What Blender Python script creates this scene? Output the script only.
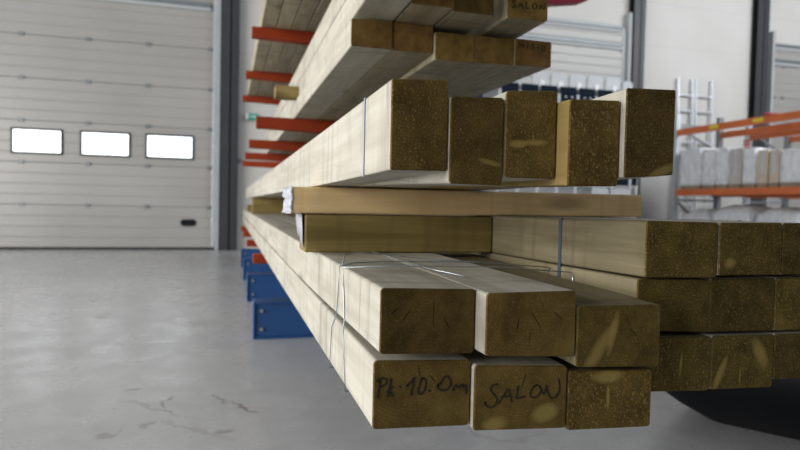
import bpy, math, random
from mathutils import Vector, Matrix
import bmesh

for o in list(bpy.data.objects):
    bpy.data.objects.remove(o)
S = bpy.context.scene
COL = S.collection
rnd = random.Random(7)

# ---------------------------------------------------------------- camera, light, exposure
cam_d = bpy.data.cameras.new('camera')
cam_d.sensor_width = 36.0
cam_d.lens = 612.1 * 36.0 / 800.0
cam_d.clip_start = 0.02
cam = bpy.data.objects.new('camera', cam_d)
COL.objects.link(cam)
EYE = 0.75
AX = Vector((0.96333, -0.01182, -0.26804))     # hall's x axis seen by the camera
AY = Vector((-0.26743, 0.03776, -0.96284))     # hall's y axis (along the timber)
AX.normalize(); AY = (AY - AX * AY.dot(AX)).normalized()
AZ = AX.cross(AY)
M3 = Matrix((AX, AY, AZ))                      # camera axes as columns
cam.matrix_world = Matrix.Translation((0, 0, EYE)) @ M3.to_4x4()
cam_d.dof.use_dof = True
cam_d.dof.focus_distance = 0.92
cam_d.dof.aperture_fstop = 5.0
S.camera = cam

W = bpy.data.worlds.new('hall_daylight')
S.world = W
W.use_nodes = True
bg = W.node_tree.nodes['Background']
bg.inputs[0].default_value = (0.93, 0.96, 1.0, 1)
bg.inputs[1].default_value = 0.17


def area(name, loc, target, sx, sy, power, color):
    d = bpy.data.lights.new(name, 'AREA')
    d.shape = 'RECTANGLE'; d.size = sx; d.size_y = sy
    d.energy = power; d.color = color
    o = bpy.data.objects.new(name, d)
    o.location = loc
    o.rotation_euler = (Vector(target) - Vector(loc)).to_track_quat('-Z', 'Y').to_euler()
    COL.objects.link(o)
    return o


area('left_window_daylight', (-6.8, 1.2, 2.0), (1.0, 1.8, 0.7), 10.0, 3.0, 900, (1.0, 0.99, 0.97))
area('right_fill_light', (9.8, 2.8, 5.6), (9.2, 9.2, 1.4), 6.0, 3.0, 520, (0.93, 0.96, 1.0))  # unseen area light added to brighten the right wall and rack goods
area('overhead_fill_light', (-2.0, 4.5, 7.0), (-1.6, 5.5, 0.0), 4.0, 4.0, 80, (1.0, 0.99, 0.97))  # added overhead fill, no roof opening is modelled

S.view_settings.view_transform = 'Standard'
S.view_settings.look = 'None'
S.view_settings.exposure = 0.0
S.view_settings.gamma = 1.0
S.view_settings.use_curve_mapping = False


# ---------------------------------------------------------------- helpers
def tag(o, label=None, cat=None, group=None, kind=None):
    if label: o['label'] = label
    if cat: o['category'] = cat
    if group: o['group'] = group
    if kind: o['kind'] = kind
    return o


def empty(name, loc=(0, 0, 0), label=None, cat=None, group=None, kind=None):
    o = bpy.data.objects.new(name, None)
    o.empty_display_size = 0.1
    o.location = loc
    COL.objects.link(o)
    return tag(o, label, cat, group, kind)


def put(name, bm, mats, parent=None, smooth=False, bevel=0.0, loc=None):
    """link a bmesh (built in hall coordinates) as ONE mesh object; loc = origin in hall coordinates"""
    bmesh.ops.recalc_face_normals(bm, faces=bm.faces)
    base = Vector((0, 0, 0))
    if loc is not None:
        base = Vector(loc)
    elif parent is not None:
        base = Vector(parent.location)
    if base.length > 0:
        bmesh.ops.translate(bm, verts=bm.verts, vec=-base)
    me = bpy.data.meshes.new(name)
    bm.to_mesh(me); bm.free()
    if not isinstance(mats, (list, tuple)): mats = [mats]
    for m in mats: me.materials.append(m)
    if smooth:
        for p in me.polygons: p.use_smooth = True
    o = bpy.data.objects.new(name, me)
    COL.objects.link(o)
    if parent is not None:
        o.parent = parent
        pl = Vector((0, 0, 0)); q = parent
        while q is not None:
            pl += Vector(q.location); q = q.parent
        o.location = base - pl
    else:
        o.location = base
    if bevel > 0:
        b = o.modifiers.new('bevel', 'BEVEL'); b.width = bevel; b.segments = 2; b.limit_method = 'ANGLE'
    return o


def box(bm, x0, x1, y0, y1, z0, z1, mi=0):
    v = [bm.verts.new(p) for p in ((x0, y0, z0), (x1, y0, z0), (x1, y1, z0), (x0, y1, z0),
                                   (x0, y0, z1), (x1, y0, z1), (x1, y1, z1), (x0, y1, z1))]
    for f in ((3, 2, 1, 0), (4, 5, 6, 7), (0, 1, 5, 4), (1, 2, 6, 5), (2, 3, 7, 6), (3, 0, 4, 7)):
        bm.faces.new([v[i] for i in f]).material_index = mi


def bar(bm, a, b, w, h, up=(0, 0, 1)):
    a = Vector(a); b = Vector(b); d = (b - a).normalized()
    u = Vector(up)
    if abs(d.dot(u)) > .95: u = Vector((0, 1, 0))
    s = d.cross(u).normalized(); t = s.cross(d).normalized()
    vs = []
    for p in (a, b):
        for i, j in ((-1, -1), (1, -1), (1, 1), (-1, 1)):
            vs.append(bm.verts.new(p + s * i * w / 2 + t * j * h / 2))
    for f in ((3, 2, 1, 0), (4, 5, 6, 7), (0, 1, 5, 4), (1, 2, 6, 5), (2, 3, 7, 6), (3, 0, 4, 7)):
        bm.faces.new([vs[i] for i in f])


def tube(bm, pts, r, n=6, closed=False):
    pts = [Vector(p) for p in pts]
    rings = []
    N = len(pts)
    for i, p in enumerate(pts):
        a = pts[(i - 1) % N] if (closed or i > 0) else p
        b = pts[(i + 1) % N] if (closed or i < N - 1) else p
        d = (b - a).normalized()
        u = Vector((0, 0, 1)) if abs(d.z) < .9 else Vector((0, 1, 0))
        s = d.cross(u).normalized(); t = s.cross(d)
        rings.append([bm.verts.new(p + s * r * math.cos(2 * math.pi * k / n) + t * r * math.sin(2 * math.pi * k / n)) for k in range(n)])
    for i in range(N if closed else N - 1):
        A = rings[i]; B = rings[(i + 1) % N]
        for k in range(n):
            bm.faces.new((A[k], A[(k + 1) % n], B[(k + 1) % n], B[k]))
    if not closed:
        bm.faces.new(rings[0]); bm.faces.new(rings[-1])


def cyl(bm, c, axis, r, h, n=16):
    c = Vector(c); a = Vector(axis).normalized()
    tube(bm, (c - a * h / 2, c + a * h / 2), r, n)


def prism_x(bm, prof, x0, x1):
    """extrude a closed (y, z) profile along x"""
    A = [bm.verts.new((x0, y, z)) for y, z in prof]
    B = [bm.verts.new((x1, y, z)) for y, z in prof]
    n = len(prof)
    for i in range(n):
        bm.faces.new((A[i], A[(i + 1) % n], B[(i + 1) % n], B[i]))
    bm.faces.new(A[::-1]); bm.faces.new(B)


# ---------------------------------------------------------------- materials
class NT:
    def __init__(self, name):
        self.m = bpy.data.materials.new(name)
        self.m.use_nodes = True
        self.t = self.m.node_tree
        self.p = self.t.nodes['Principled BSDF']

    def n(self, typ, **kw):
        x = self.t.nodes.new(typ)
        for k, v in kw.items(): setattr(x, k, v)
        return x

    def l(self, a, b): self.t.links.new(a, b)

    def val(self, sock, v):
        if isinstance(v, bpy.types.NodeSocket): self.l(v, sock)
        else: sock.default_value = v

    def math(self, op, a, b=None, c=None, clamp=False):
        x = self.n('ShaderNodeMath', operation=op); x.use_clamp = clamp
        self.val(x.inputs[0], a)
        if b is not None: self.val(x.inputs[1], b)
        if c is not None: self.val(x.inputs[2], c)
        return x.outputs[0]

    def coord(self, scale=(1, 1, 1), rand=True, kind='Object'):
        tc = self.n('ShaderNodeTexCoord')
        v = tc.outputs[kind]
        if rand:
            oi = self.n('ShaderNodeObjectInfo')
            mu = self.n('ShaderNodeVectorMath', operation='SCALE'); mu.inputs[0].default_value = (37.1, 53.3, 91.7)
            self.l(oi.outputs['Random'], mu.inputs['Scale'])
            ad = self.n('ShaderNodeVectorMath', operation='ADD')
            self.l(v, ad.inputs[0]); self.l(mu.outputs[0], ad.inputs[1]); v = ad.outputs[0]
        sc = self.n('ShaderNodeVectorMath', operation='MULTIPLY'); sc.inputs[1].default_value = scale
        self.l(v, sc.inputs[0])
        return sc.outputs[0]

    def noise(self, vec, scale=1.0, detail=3.0, rough=0.5, dist=0.0):
        x = self.n('ShaderNodeTexNoise')
        self.l(vec, x.inputs['Vector'])
        x.inputs['Scale'].default_value = scale; x.inputs['Detail'].default_value = detail
        x.inputs['Roughness'].default_value = rough; x.inputs['Distortion'].default_value = dist
        return x.outputs['Fac']

    def ramp(self, fac, stops):
        x = self.n('ShaderNodeValToRGB')
        self.l(fac, x.inputs[0])
        e = x.color_ramp.elements
        while len(e) < len(stops): e.new(0.5)
        for i, (p, c) in enumerate(stops):
            e[i].position = p
            e[i].color = (c, c, c, 1) if isinstance(c, (int, float)) else tuple(c) + (1,)
        return x.outputs[0]

    def mix(self, fac, a, b, mode='MIX'):
        x = self.n('ShaderNodeMix', data_type='RGBA', blend_type=mode)
        self.val(x.inputs[0], fac)
        self.val(x.inputs[6], a if isinstance(a, bpy.types.NodeSocket) else tuple(a) + (1,))
        self.val(x.inputs[7], b if isinstance(b, bpy.types.NodeSocket) else tuple(b) + (1,))
        return x.outputs[2]

    def bump(self, h, strength=0.3, dist=0.002):
        x = self.n('ShaderNodeBump'); x.inputs['Strength'].default_value = strength; x.inputs['Distance'].default_value = dist
        self.l(h, x.inputs['Height']); self.l(x.outputs[0], self.p.inputs['Normal'])

    def base(self, c): self.val(self.p.inputs['Base Color'], c if isinstance(c, bpy.types.NodeSocket) else tuple(c) + (1,))

    def rough(self, r, metal=0.0, spec=0.5):
        self.val(self.p.inputs['Roughness'], r); self.p.inputs['Metallic'].default_value = metal
        self.p.inputs['Specular IOR Level'].default_value = spec


def paint(name, col, rough=0.5, metal=0.0, var=0.06, scale=6.0, spec=0.5):
    t = NT(name)
    f = t.noise(t.coord((1, 1, 1)), scale, 3)
    lo = tuple(max(0, c * (1 - var)) for c in col); hi = tuple(min(1, c * (1 + var)) for c in col)
    t.base(t.ramp(f, [(0.3, lo), (0.7, hi)]))
    t.rough(rough, metal, spec)
    return t.m


def side_wood(name, lo, hi, stain, stain_amt=0.5, ax='y'):
    """sawn softwood: fibres run along the board (ax), loose grey weathering, cross streaks"""
    t = NT(name)
    s = (45, 2.2, 45) if ax == 'y' else (2.2, 45, 45)
    fib = t.noise(t.coord(s), 1.0, 4, 0.6, 0.6)
    s2 = (9, .8, 9) if ax == 'y' else (.8, 9, 9)
    fig = t.noise(t.coord(s2), 1.0, 2, 0.5, 1.2)
    c = t.ramp(t.math('ADD', t.math('MULTIPLY', fib, .55), t.math('MULTIPLY', fig, .45)), [(0.33, lo), (0.62, hi)])
    s3 = (7, 5, 4) if ax == 'y' else (5, 7, 4)
    blot = t.noise(t.coord(s3), 1.0, 4, 0.6, 0.5)
    c = t.mix(t.math('MULTIPLY', t.ramp(blot, [(0.52, 0.0), (0.72, 1.0)]), stain_amt), c, stain)
    # cross streaks left by saw and by dripping water
    s4 = (2, 26, 2) if ax == 'y' else (26, 2, 2)
    st = t.noise(t.coord(s4), 1.0, 2, 0.5, 0.8)
    c = t.mix(t.math('MULTIPLY', t.ramp(st, [(0.57, 0.0), (0.70, 1.0)]), stain_amt * .8), c, stain)
    # knots
    vo = t.n('ShaderNodeTexVoronoi'); vo.inputs['Scale'].default_value = 1.0
    t.l(t.coord((6, 1.7, 6) if ax == 'y' else (1.7, 6, 6)), vo.inputs['Vector'])
    k = t.ramp(vo.outputs['Distance'], [(0.05, 1.0), (0.13, 0.0)])
    c = t.mix(t.math('MULTIPLY', k, .55), c, tuple(x * .35 for x in lo))
    t.base(c); t.rough(.62, 0, .35)
    t.bump(fib, .25, .001)
    return t.m


def end_wood(name, cx, cz, tone=1.0, knot=None, speck=0.6, crack=0.5, warm=1.0, pale=0.0, cracks=None):
    """treated end grain, brown olive, with year rings round (cx, cz), pale fibres and drying cracks.
    knot = (x, z, half length, half width, angle) of a pale knot in the sawn face"""
    t = NT(name)
    oc = t.coord((1, 1, 1), rand=False)
    sep = t.n('ShaderNodeSeparateXYZ'); t.l(oc, sep.inputs[0])
    X = t.math('SUBTRACT', sep.outputs[0], cx); Z = t.math('SUBTRACT', sep.outputs[2], cz)
    r = t.math('SQRT', t.math('ADD', t.math('MULTIPLY', X, X), t.math('MULTIPLY', Z, Z)))
    ns = t.noise(t.coord((22, 1, 22)), 1.0, 3)
    ring = t.math('SINE', t.math('MULTIPLY', t.math('ADD', r, t.math('MULTIPLY', ns, .012)), 1500.0))
    ringf = t.ramp(t.math('MULTIPLY_ADD', ring, .5, .5), [(0.2, 0.0), (0.9, 1.0)])
    cl = t.noise(t.coord((30, 3, 30)), 1.0, 4, 0.6)
    b = (0.168 * tone, 0.110 * tone * warm, 0.031 * tone)
    d = (0.080 * tone, 0.051 * tone * warm, 0.014 * tone)
    c = t.ramp(cl, [(0.32, d), (0.68, b)])
    c = t.mix(t.math('MULTIPLY', ringf, .34), c, d)
    sp = t.noise(t.coord((520, 1, 300)), 1.0, 2, .6)
    c = t.mix(t.math('MULTIPLY', t.ramp(sp, [(0.57, 0.0), (0.70, 1.0)]), speck), c, (0.36, 0.26, 0.095))
    sd = t.noise(t.coord((330, 1, 430)), 1.0, 2, .6)
    c = t.mix(t.math('MULTIPLY', t.ramp(sd, [(0.56, 0.0), (0.70, 1.0)]), speck * .8), c, tuple(x * .4 for x in d))
    ed = t.noise(t.coord((11, 1, 13)), 1.0, 3, .55)
    c = t.mix(t.math('MULTIPLY', t.ramp(ed, [(0.56, 0.0), (0.75, 1.0)]), .30 + pale), c, (0.26, 0.19, 0.055))
    if crack > 0:
        ang = t.math('ARCTAN2', Z, X)
        cb = t.n('ShaderNodeCombineXYZ'); t.l(t.math('MULTIPLY', ang, 7.0), cb.inputs[0]); t.l(t.math('MULTIPLY', r, 14.0), cb.inputs[1])
        cr = t.n('ShaderNodeTexNoise'); t.l(cb.outputs[0], cr.inputs['Vector']); cr.inputs['Scale'].default_value = 1.0; cr.inputs['Detail'].default_value = 1.0
        v = t.math('ABSOLUTE', t.math('SUBTRACT', cr.outputs['Fac'], .5))
        gate = t.noise(t.coord((26, 1, 26)), 1.0, 1)
        k = t.math('MULTIPLY', t.ramp(v, [(0.0, 1.0), (0.012, 0.0)]), t.ramp(gate, [(0.54, 0.0), (0.62, 1.0)]))
        c = t.mix(t.math('MULTIPLY', k, crack), c, (0.012, 0.008, 0.003))
    for kn in (knot or []):
        kx, kz, L, Wd, A = kn
        dx = t.math('SUBTRACT', sep.outputs[0], kx); dz = t.math('SUBTRACT', sep.outputs[2], kz)
        u = t.math('ADD', t.math('MULTIPLY', dx, math.cos(A) / L), t.math('MULTIPLY', dz, math.sin(A) / L))
        w = t.math('ADD', t.math('MULTIPLY', dx, -math.sin(A) / Wd), t.math('MULTIPLY', dz, math.cos(A) / Wd))
        q = t.math('ADD', t.math('MULTIPLY', u, u), t.math('MULTIPLY', w, w))
        q = t.math('ADD', q, t.math('MULTIPLY', t.math('SUBTRACT', cl, .5), 1.6))
        c = t.mix(t.math('MULTIPLY', t.ramp(q, [(0.15, 1.0), (1.0, 0.0)]), .62), c, (0.36, 0.275, 0.085))
    for (kx, kz, L, A) in (cracks or []):
        dx = t.math('SUBTRACT', t.math('ADD', sep.outputs[0], t.math('MULTIPLY_ADD', ns, .006, -.003)), kx); dz = t.math('SUBTRACT', sep.outputs[2], kz)
        u = t.math('ADD', t.math('MULTIPLY', dx, math.cos(A) / L), t.math('MULTIPLY', dz, math.sin(A) / L))
        w = t.math('ADD', t.math('MULTIPLY', dx, -math.sin(A) / .0009), t.math('MULTIPLY', dz, math.cos(A) / .0009))
        q = t.math('ADD', t.math('MULTIPLY', u, u), t.math('MULTIPLY', w, w))
        c = t.mix(t.math('MULTIPLY', t.ramp(q, [(0.3, 1.0), (1.0, 0.0)]), .85), c, (0.014, 0.009, 0.003))
    oi = t.n('ShaderNodeObjectInfo')
    c = t.mix(1.0, c, t.ramp(oi.outputs['Random'], [(0.0, .78), (1.0, 1.22)]), 'MULTIPLY')
    t.base(c); t.rough(.8, 0, .12)
    t.bump(sp, .3, .0006)
    return t.m


M = {}
M['pine'] = side_wood('pale_sawn_pine', (.39, .36, .29), (.56, .53, .455), (.22, .205, .16), .65)
M['pine_grey'] = side_wood('darker_grey_pine', (.25, .22, .14), (.42, .37, .26), (.14, .13, .09), .65)  # darker pine for beams seen mainly from below
M['pine_tan_shaded'] = side_wood('tan_pine_side_shaded', (.115, .093, .045), (.24, .205, .125), (.09, .075, .04), .5)  # tan pine, colour darkened for shade on the right pack's left column
M['golden'] = side_wood('golden_pine_side', (.24, .165, .050), (.36, .26, .095), (.18, .13, .05), .3)
M['olive'] = side_wood('treated_olive_timber', (.16, .115, .030), (.30, .225, .080), (.11, .082, .024), .35, 'x')
M['tan'] = side_wood('tan_planed_board', (.60, .41, .19), (.82, .60, .32), (.50, .33, .15), .35, 'x')

M['e_up1'] = end_wood('end_grain_ring_left', .02, .10, .95, speck=.7, crack=0)
M['e_up2'] = end_wood('end_grain_speckled', -.05, .15, .95, [(.056, .028, .022, .004, -.2)], .75, 0)
M['e_up3'] = end_wood('end_grain_with_bright_knot', .12, .13, .95, [(.018, .043, .015, .0055, 0.05), (.045, .046, .02, .005, .05)], .75, .3)
M['e_up4'] = end_wood('end_grain_dense', .03, -.06, .85, None, .75, 0)
M['e_up5'] = end_wood('end_grain_dark', .04, .16, .75, [(.06, .01, .03, .008, .4)], .6, .3)
M['e_lo1'] = end_wood('end_grain_cracked', .062, .10, .92, None, .3, 0, 1.0, cracks=[(.033, .054, .013, .87), (.072, .056, .022, -1.54), (.091, .042, .013, -1.12), (.020, .062, .008, .6)])
M['e_lo2'] = end_wood('end_grain_cracked_brown', .065, .085, 1.05, None, .3, 0, .98, cracks=[(.044, .046, .013, 1.34), (.072, .050, .022, -1.0), (.103, .056, .013, -.7), (.062, .03, .008, 1.5)])
M['e_lo3'] = end_wood('end_grain_pale_wedge', .062, .085, 1.0, [(.035, .03, .05, .011, .95), (.055, .05, .035, .007, 1.35)], .4, 0, 1.06, cracks=[(.078, .066, .010, -1.1), (.088, .05, .009, -.8)])
M['e_wr1'] = end_wood('end_grain_written', .06, .095, .98, None, .3, 0, 1.0, cracks=[(.060, .075, .012, -1.4), (.078, .066, .008, -.85)])
M['e_wr2'] = end_wood('end_grain_written_yellow', .06, .09, 1.12, [(.03, .012, .02, .012, .1), (.10, .022, .022, .014, .3)], .3, 0, 1.0, cracks=[(.068, .066, .015, 1.25)])
M['e_wr3'] = end_wood('end_grain_even', .065, .12, .98, [(.062, .075, .03, .010, 0), (.062, .045, .02, .003, 1.57)], .75, 0, 1.03)
M['e_r1'] = end_wood('end_grain_olive', .03, -.05, .85, None, .7, 0, 1.06)
M['e_r2'] = end_wood('end_grain_olive_spot', .11, .12, .8, [(.022, .020, .014, .010, .3)], .6, .3, 1.06)
M['e_r3'] = end_wood('end_grain_olive_double_knot', .06, -.05, .85, [(.018, .030, .034, .008, 1.1), (.102, .055, .033, .013, -1.05), (.06, .025, .018, .0015, 1.57)], .6, 0, 1.1)
M['e_r4'] = end_wood('end_grain_olive_red_streak', .10, -.04, .85, [(.075, .045, .022, .003, 1.5)], .7, 0, 1.1)
M['e_t1'] = end_wood('end_grain_warm', .06, .13, 1.5, None, .4, .6, .92)
M['e_t2'] = end_wood('end_grain_orange', .03, .10, 1.65, None, .4, .6, .86)
M['e_t3'] = end_wood('end_grain_warm_olive', .08, -.03, 1.5, None, .4, .3, .98)

t = NT('marker_ink'); t.base(t.ramp(t.noise(t.coord((60, 60, 60)), 1, 2), [(.3, (.012, .008, .004)), (.7, (.024, .016, .008))])); t.rough(.6); M['ink'] = t.m
M['red'] = paint('red_oxide_paint', (.27, .034, .007), .7, 0, .12, spec=.25)
M['blue'] = paint('blue_enamel', (.022, .085, .25), .35, 0, .08)
M['bolt'] = paint('zinc_bolt', (.55, .55, .52), .35, .8, .1, 60)
M['steel'] = paint('dark_grey_steel', (.036, .038, .043), .45, 0, .08)
M['galv'] = paint('galvanised_steel', (.62, .66, .69), .38, .55, .10, 20)
M['strut'] = paint('grey_profile', (.20, .22, .23), .4, .3, .08)
M['flange'] = paint('pale_grey_profile', (.42, .44, .45), .55, 0, .05)
M['rubber'] = paint('black_rubber', (.018, .018, .019), .6, 0, .2)
M['black'] = paint('black_plastic', (.005, .0055, .007), .5, 0, .15, spec=.2)
M['orange'] = paint('orange_rack_paint', (.62, .155, .045), .4, 0, .10)
M['yellow'] = paint('yellow_tag', (.75, .60, .05), .5, 0, .05)
M['greypost'] = paint('grey_rack_post', (.26, .27, .29), .4, .4, .1)
M['alu'] = paint('aluminium', (.78, .80, .83), .3, .5, .04)
M['navy'] = paint('navy_panel', (.006, .014, .025), .8, 0, .1, spec=.12)
M['offwhite'] = paint('white_plastic', (.74, .75, .76), .4, 0, .03)
M['plategrey'] = paint('grey_plastic_plate', (.50, .52, .54), .5, 0, .04)
M['card'] = paint('grey_cardboard', (.50, .47, .43), .75, 0, .10)
M['cardtan'] = paint('tan_cardboard', (.58, .49, .38), .75, 0, .10)
M['palletwood'] = paint('pallet_wood', (.30, .24, .17), .8, 0, .2)
M['maroon'] = paint('maroon_steel', (.28, .022, .045), .4, 0, .1)
M['green'] = paint('green_sign', (.03, .33, .25), .4, 0, .05)
M['wire'] = paint('steel_wire', (.42, .47, .50), .3, .7, .1)
M['band'] = paint('dark_plastic_band', (.05, .07, .10), .35, 0, .1)
M['bandblue'] = paint('pale_blue_band', (.38, .45, .56), .35, 0, .1)
M['redtape'] = paint('red_tape', (.65, .08, .07), .5, 0, .05)

t = NT('stretch_film')
f = t.noise(t.coord((7, 7, 5)), 1, 5, .65, 1.5)
t.base(t.ramp(f, [(.30, (.66, .70, .76)), (.66, (.95, .96, .97))])); t.rough(.22, 0, .6)
t.bump(f, .9, .05)
M['film'] = t.m

t = NT('clear_film')
f = t.noise(t.coord((60, 60, 60)), 1, 4, .6, 1.2)
t.base(t.ramp(f, [(.3, (.42, .44, .52)), (.7, (.70, .72, .79))])); t.rough(.2, 0, .6); t.bump(f, .8, .006)
M['filmwhite'] = t.m

t = NT('daylit_pane')
em = t.noise(t.coord((.9, .9, .9)), 1, 1)
t.base((.8, .85, .9)); t.rough(.1)
t.l(t.ramp(em, [(.3, (.86, .93, 1.0)), (.7, (1, 1, 1))]), t.p.inputs['Emission Color'])
t.p.inputs['Emission Strength'].default_value = 2.5
M['pane'] = t.m

t = NT('door_coating')
f = t.noise(t.coord((.6, .6, .6)), 1, 3)
g = t.noise(t.coord((5, 5, 60)), 1, 2)
t.base(t.ramp(f, [(.3, (.335, .325, .305)), (.7, (.39, .38, .36))])); t.rough(t.math('MULTIPLY_ADD', g, .12, .26), 0, .5)
st = t.noise(t.coord((160, 160, 160)), 1, 1)
t.bump(st, .12, .002)
M['door'] = t.m

t = NT('white_wall_panel')
oc = t.coord((1, 1, 1), rand=False)
sep = t.n('ShaderNodeSeparateXYZ'); t.l(oc, sep.inputs[0])
fr = t.math('FRACT', t.math('MULTIPLY_ADD', sep.outputs[2], 1 / 0.78, .63))
line = t.ramp(t.math('ABSOLUTE', t.math('SUBTRACT', fr, .5)), [(0.0, 1.0), (.013, 0.0)])
f = t.noise(oc, .8, 3)
c = t.ramp(f, [(.3, (.58, .565, .53)), (.7, (.64, .63, .605))])
t.base(t.mix(t.math('MULTIPLY', line, .35), c, (.40, .39, .37))); t.rough(.5, 0, .4)
M['wall'] = t.m

t = NT('polished_concrete')
oc = t.coord((1, 1, 1), rand=False)
n1 = t.noise(oc, .7, 5, .6, .4); n2 = t.noise(oc, 5.0, 6, .65, .3); n3 = t.noise(oc, 60.0, 2)
c = t.ramp(t.math('ADD', t.math('MULTIPLY', n1, .5), t.math('MULTIPLY', n2, .5)), [(.34, (.365, .370, .380)), (.66, (.520, .525, .538))])
# rubbed light lanes along the hall
lane = t.noise(t.coord((1.6, .35, 1), rand=False), 1, 4, .6, .5)
c = t.mix(t.math('MULTIPLY', t.ramp(lane, [(.5, 0.0), (.75, 1.0)]), .35), c, (.52, .51, .50))
vo = t.n('ShaderNodeTexVoronoi'); vo.inputs['Scale'].default_value = 1.25; vo.inputs['Randomness'].default_value = 1.0
wob = t.n('ShaderNodeVectorMath', operation='ADD')
nz = t.n('ShaderNodeTexNoise'); nz.inputs['Scale'].default_value = 16.0; t.l(oc, nz.inputs['Vector'])
sc = t.n('ShaderNodeVectorMath', operation='SCALE'); sc.inputs['Scale'].default_value = .10
t.l(nz.outputs['Color'], sc.inputs[0]); t.l(oc, wob.inputs[0]); t.l(sc.outputs[0], wob.inputs[1])
t.l(wob.outputs[0], vo.inputs['Vector'])
spot = t.ramp(vo.outputs['Distance'], [(.045, 1.0), (.075, 0.0)])
c = t.mix(t.math('MULTIPLY', spot, .38), c, (.17, .15, .13))
# thin wandering marks
mk = t.noise(t.coord((1.1, 1.1, 1), rand=False), 1.0, 3, .5, .8)
ml = t.ramp(t.math('ABSOLUTE', t.math('SUBTRACT', mk, .5)), [(0.0, 1.0), (.006, 0.0)])
gate = t.noise(oc, 1.7, 2)
c = t.mix(t.math('MULTIPLY', t.math('MULTIPLY', ml, t.ramp(gate, [(.52, 0.0), (.62, 1.0)])), .45), c, (.20, .18, .155))
sepf = t.n('ShaderNodeSeparateXYZ'); t.l(wob.outputs[0], sepf.inputs[0])
for (mx, my, la, wa, ang, k_) in ((-.822 + .05, 4.147 + .05, .05, .035, .2, .75), (-.366, 2.567, .030, .016, .2, .8), (-.365, 2.096, .035, .022, .3, .5), (-.254, 2.158, .038, .020, .2, .5),
                                  (-.010, 2.05, .030, .022, .3, .45), (-.215, 2.44, .05, .010, 1.0, .7), (-.226, 2.36, .05, .010, 1.75, .7), (-.03, 2.39, .075, .012, -1.1, .6),
                                  (.055, 2.27, .09, .016, -1.05, .75), (-.25, 2.32, .22, .014, -.75, .35), (-.10, 2.08, .20, .014, -.75, .3), (-.253, 4.597, .09, .03, .4, .4)):
    dx = t.math('SUBTRACT', sepf.outputs[0], mx + .05); dy = t.math('SUBTRACT', sepf.outputs[1], my + .05)
    u = t.math('ADD', t.math('MULTIPLY', dx, math.cos(ang) / la), t.math('MULTIPLY', dy, math.sin(ang) / la))
    v = t.math('ADD', t.math('MULTIPLY', dx, -math.sin(ang) / wa), t.math('MULTIPLY', dy, math.cos(ang) / wa))
    q = t.math('ADD', t.math('MULTIPLY', u, u), t.math('MULTIPLY', v, v))
    c = t.mix(t.math('MULTIPLY', t.ramp(q, [(.3, 1.0), (1.0, 0.0)]), k_), c, (.15, .135, .12))
c = t.mix(t.math('MULTIPLY', n3, .10), c, (.25, .24, .23))
t.base(c)
t.rough(t.ramp(t.math('ADD', t.math('MULTIPLY', n2, .6), t.math('MULTIPLY', lane, .4)), [(.35, .38), (.68, .19)]), 0, .45)
t.bump(n2, .10, .004)
M['floor'] = t.m

# ---------------------------------------------------------------- setting
bm = bmesh.new(); box(bm, -9, 13, -9, 10.1, -0.15, 0.0)
tag(put('floor', bm, M['floor']), 'grey polished concrete floor of the hall with scuffs and dark spots', 'floor', kind='structure')

WALL_Y = 9.80
bm = bmesh.new(); box(bm, -9, 13, WALL_Y, WALL_Y + .2, 0, 6.5)
tag(put('wall_back', bm, M['wall']), 'white panelled end wall of the hall behind the doors and columns', 'wall', kind='structure')

for i, (x0, lab) in enumerate(((-.150, 'dark grey steel column beside the three-window door'),
                               (6.985, 'bluish grey steel column beside the ladders'),
                               (9.745, 'dark steel column behind the orange pallet racks'))):
    cw = (.26, .235, .265)[i]
    bm = bmesh.new()
    y0, y1 = WALL_Y - .17, WALL_Y - .002
    box(bm, x0, x0 + cw, y0, y0 + .022, 0, 6.4)
    box(bm, x0, x0 + cw, y1 - .022, y1, 0, 6.4)
    box(bm, x0 + .128, x0 + .147, y0, y1, 0, 6.4)
    tag(put('trim_%d' % (i + 1), bm, M['steel']), lab, 'column', kind='structure')


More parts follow.
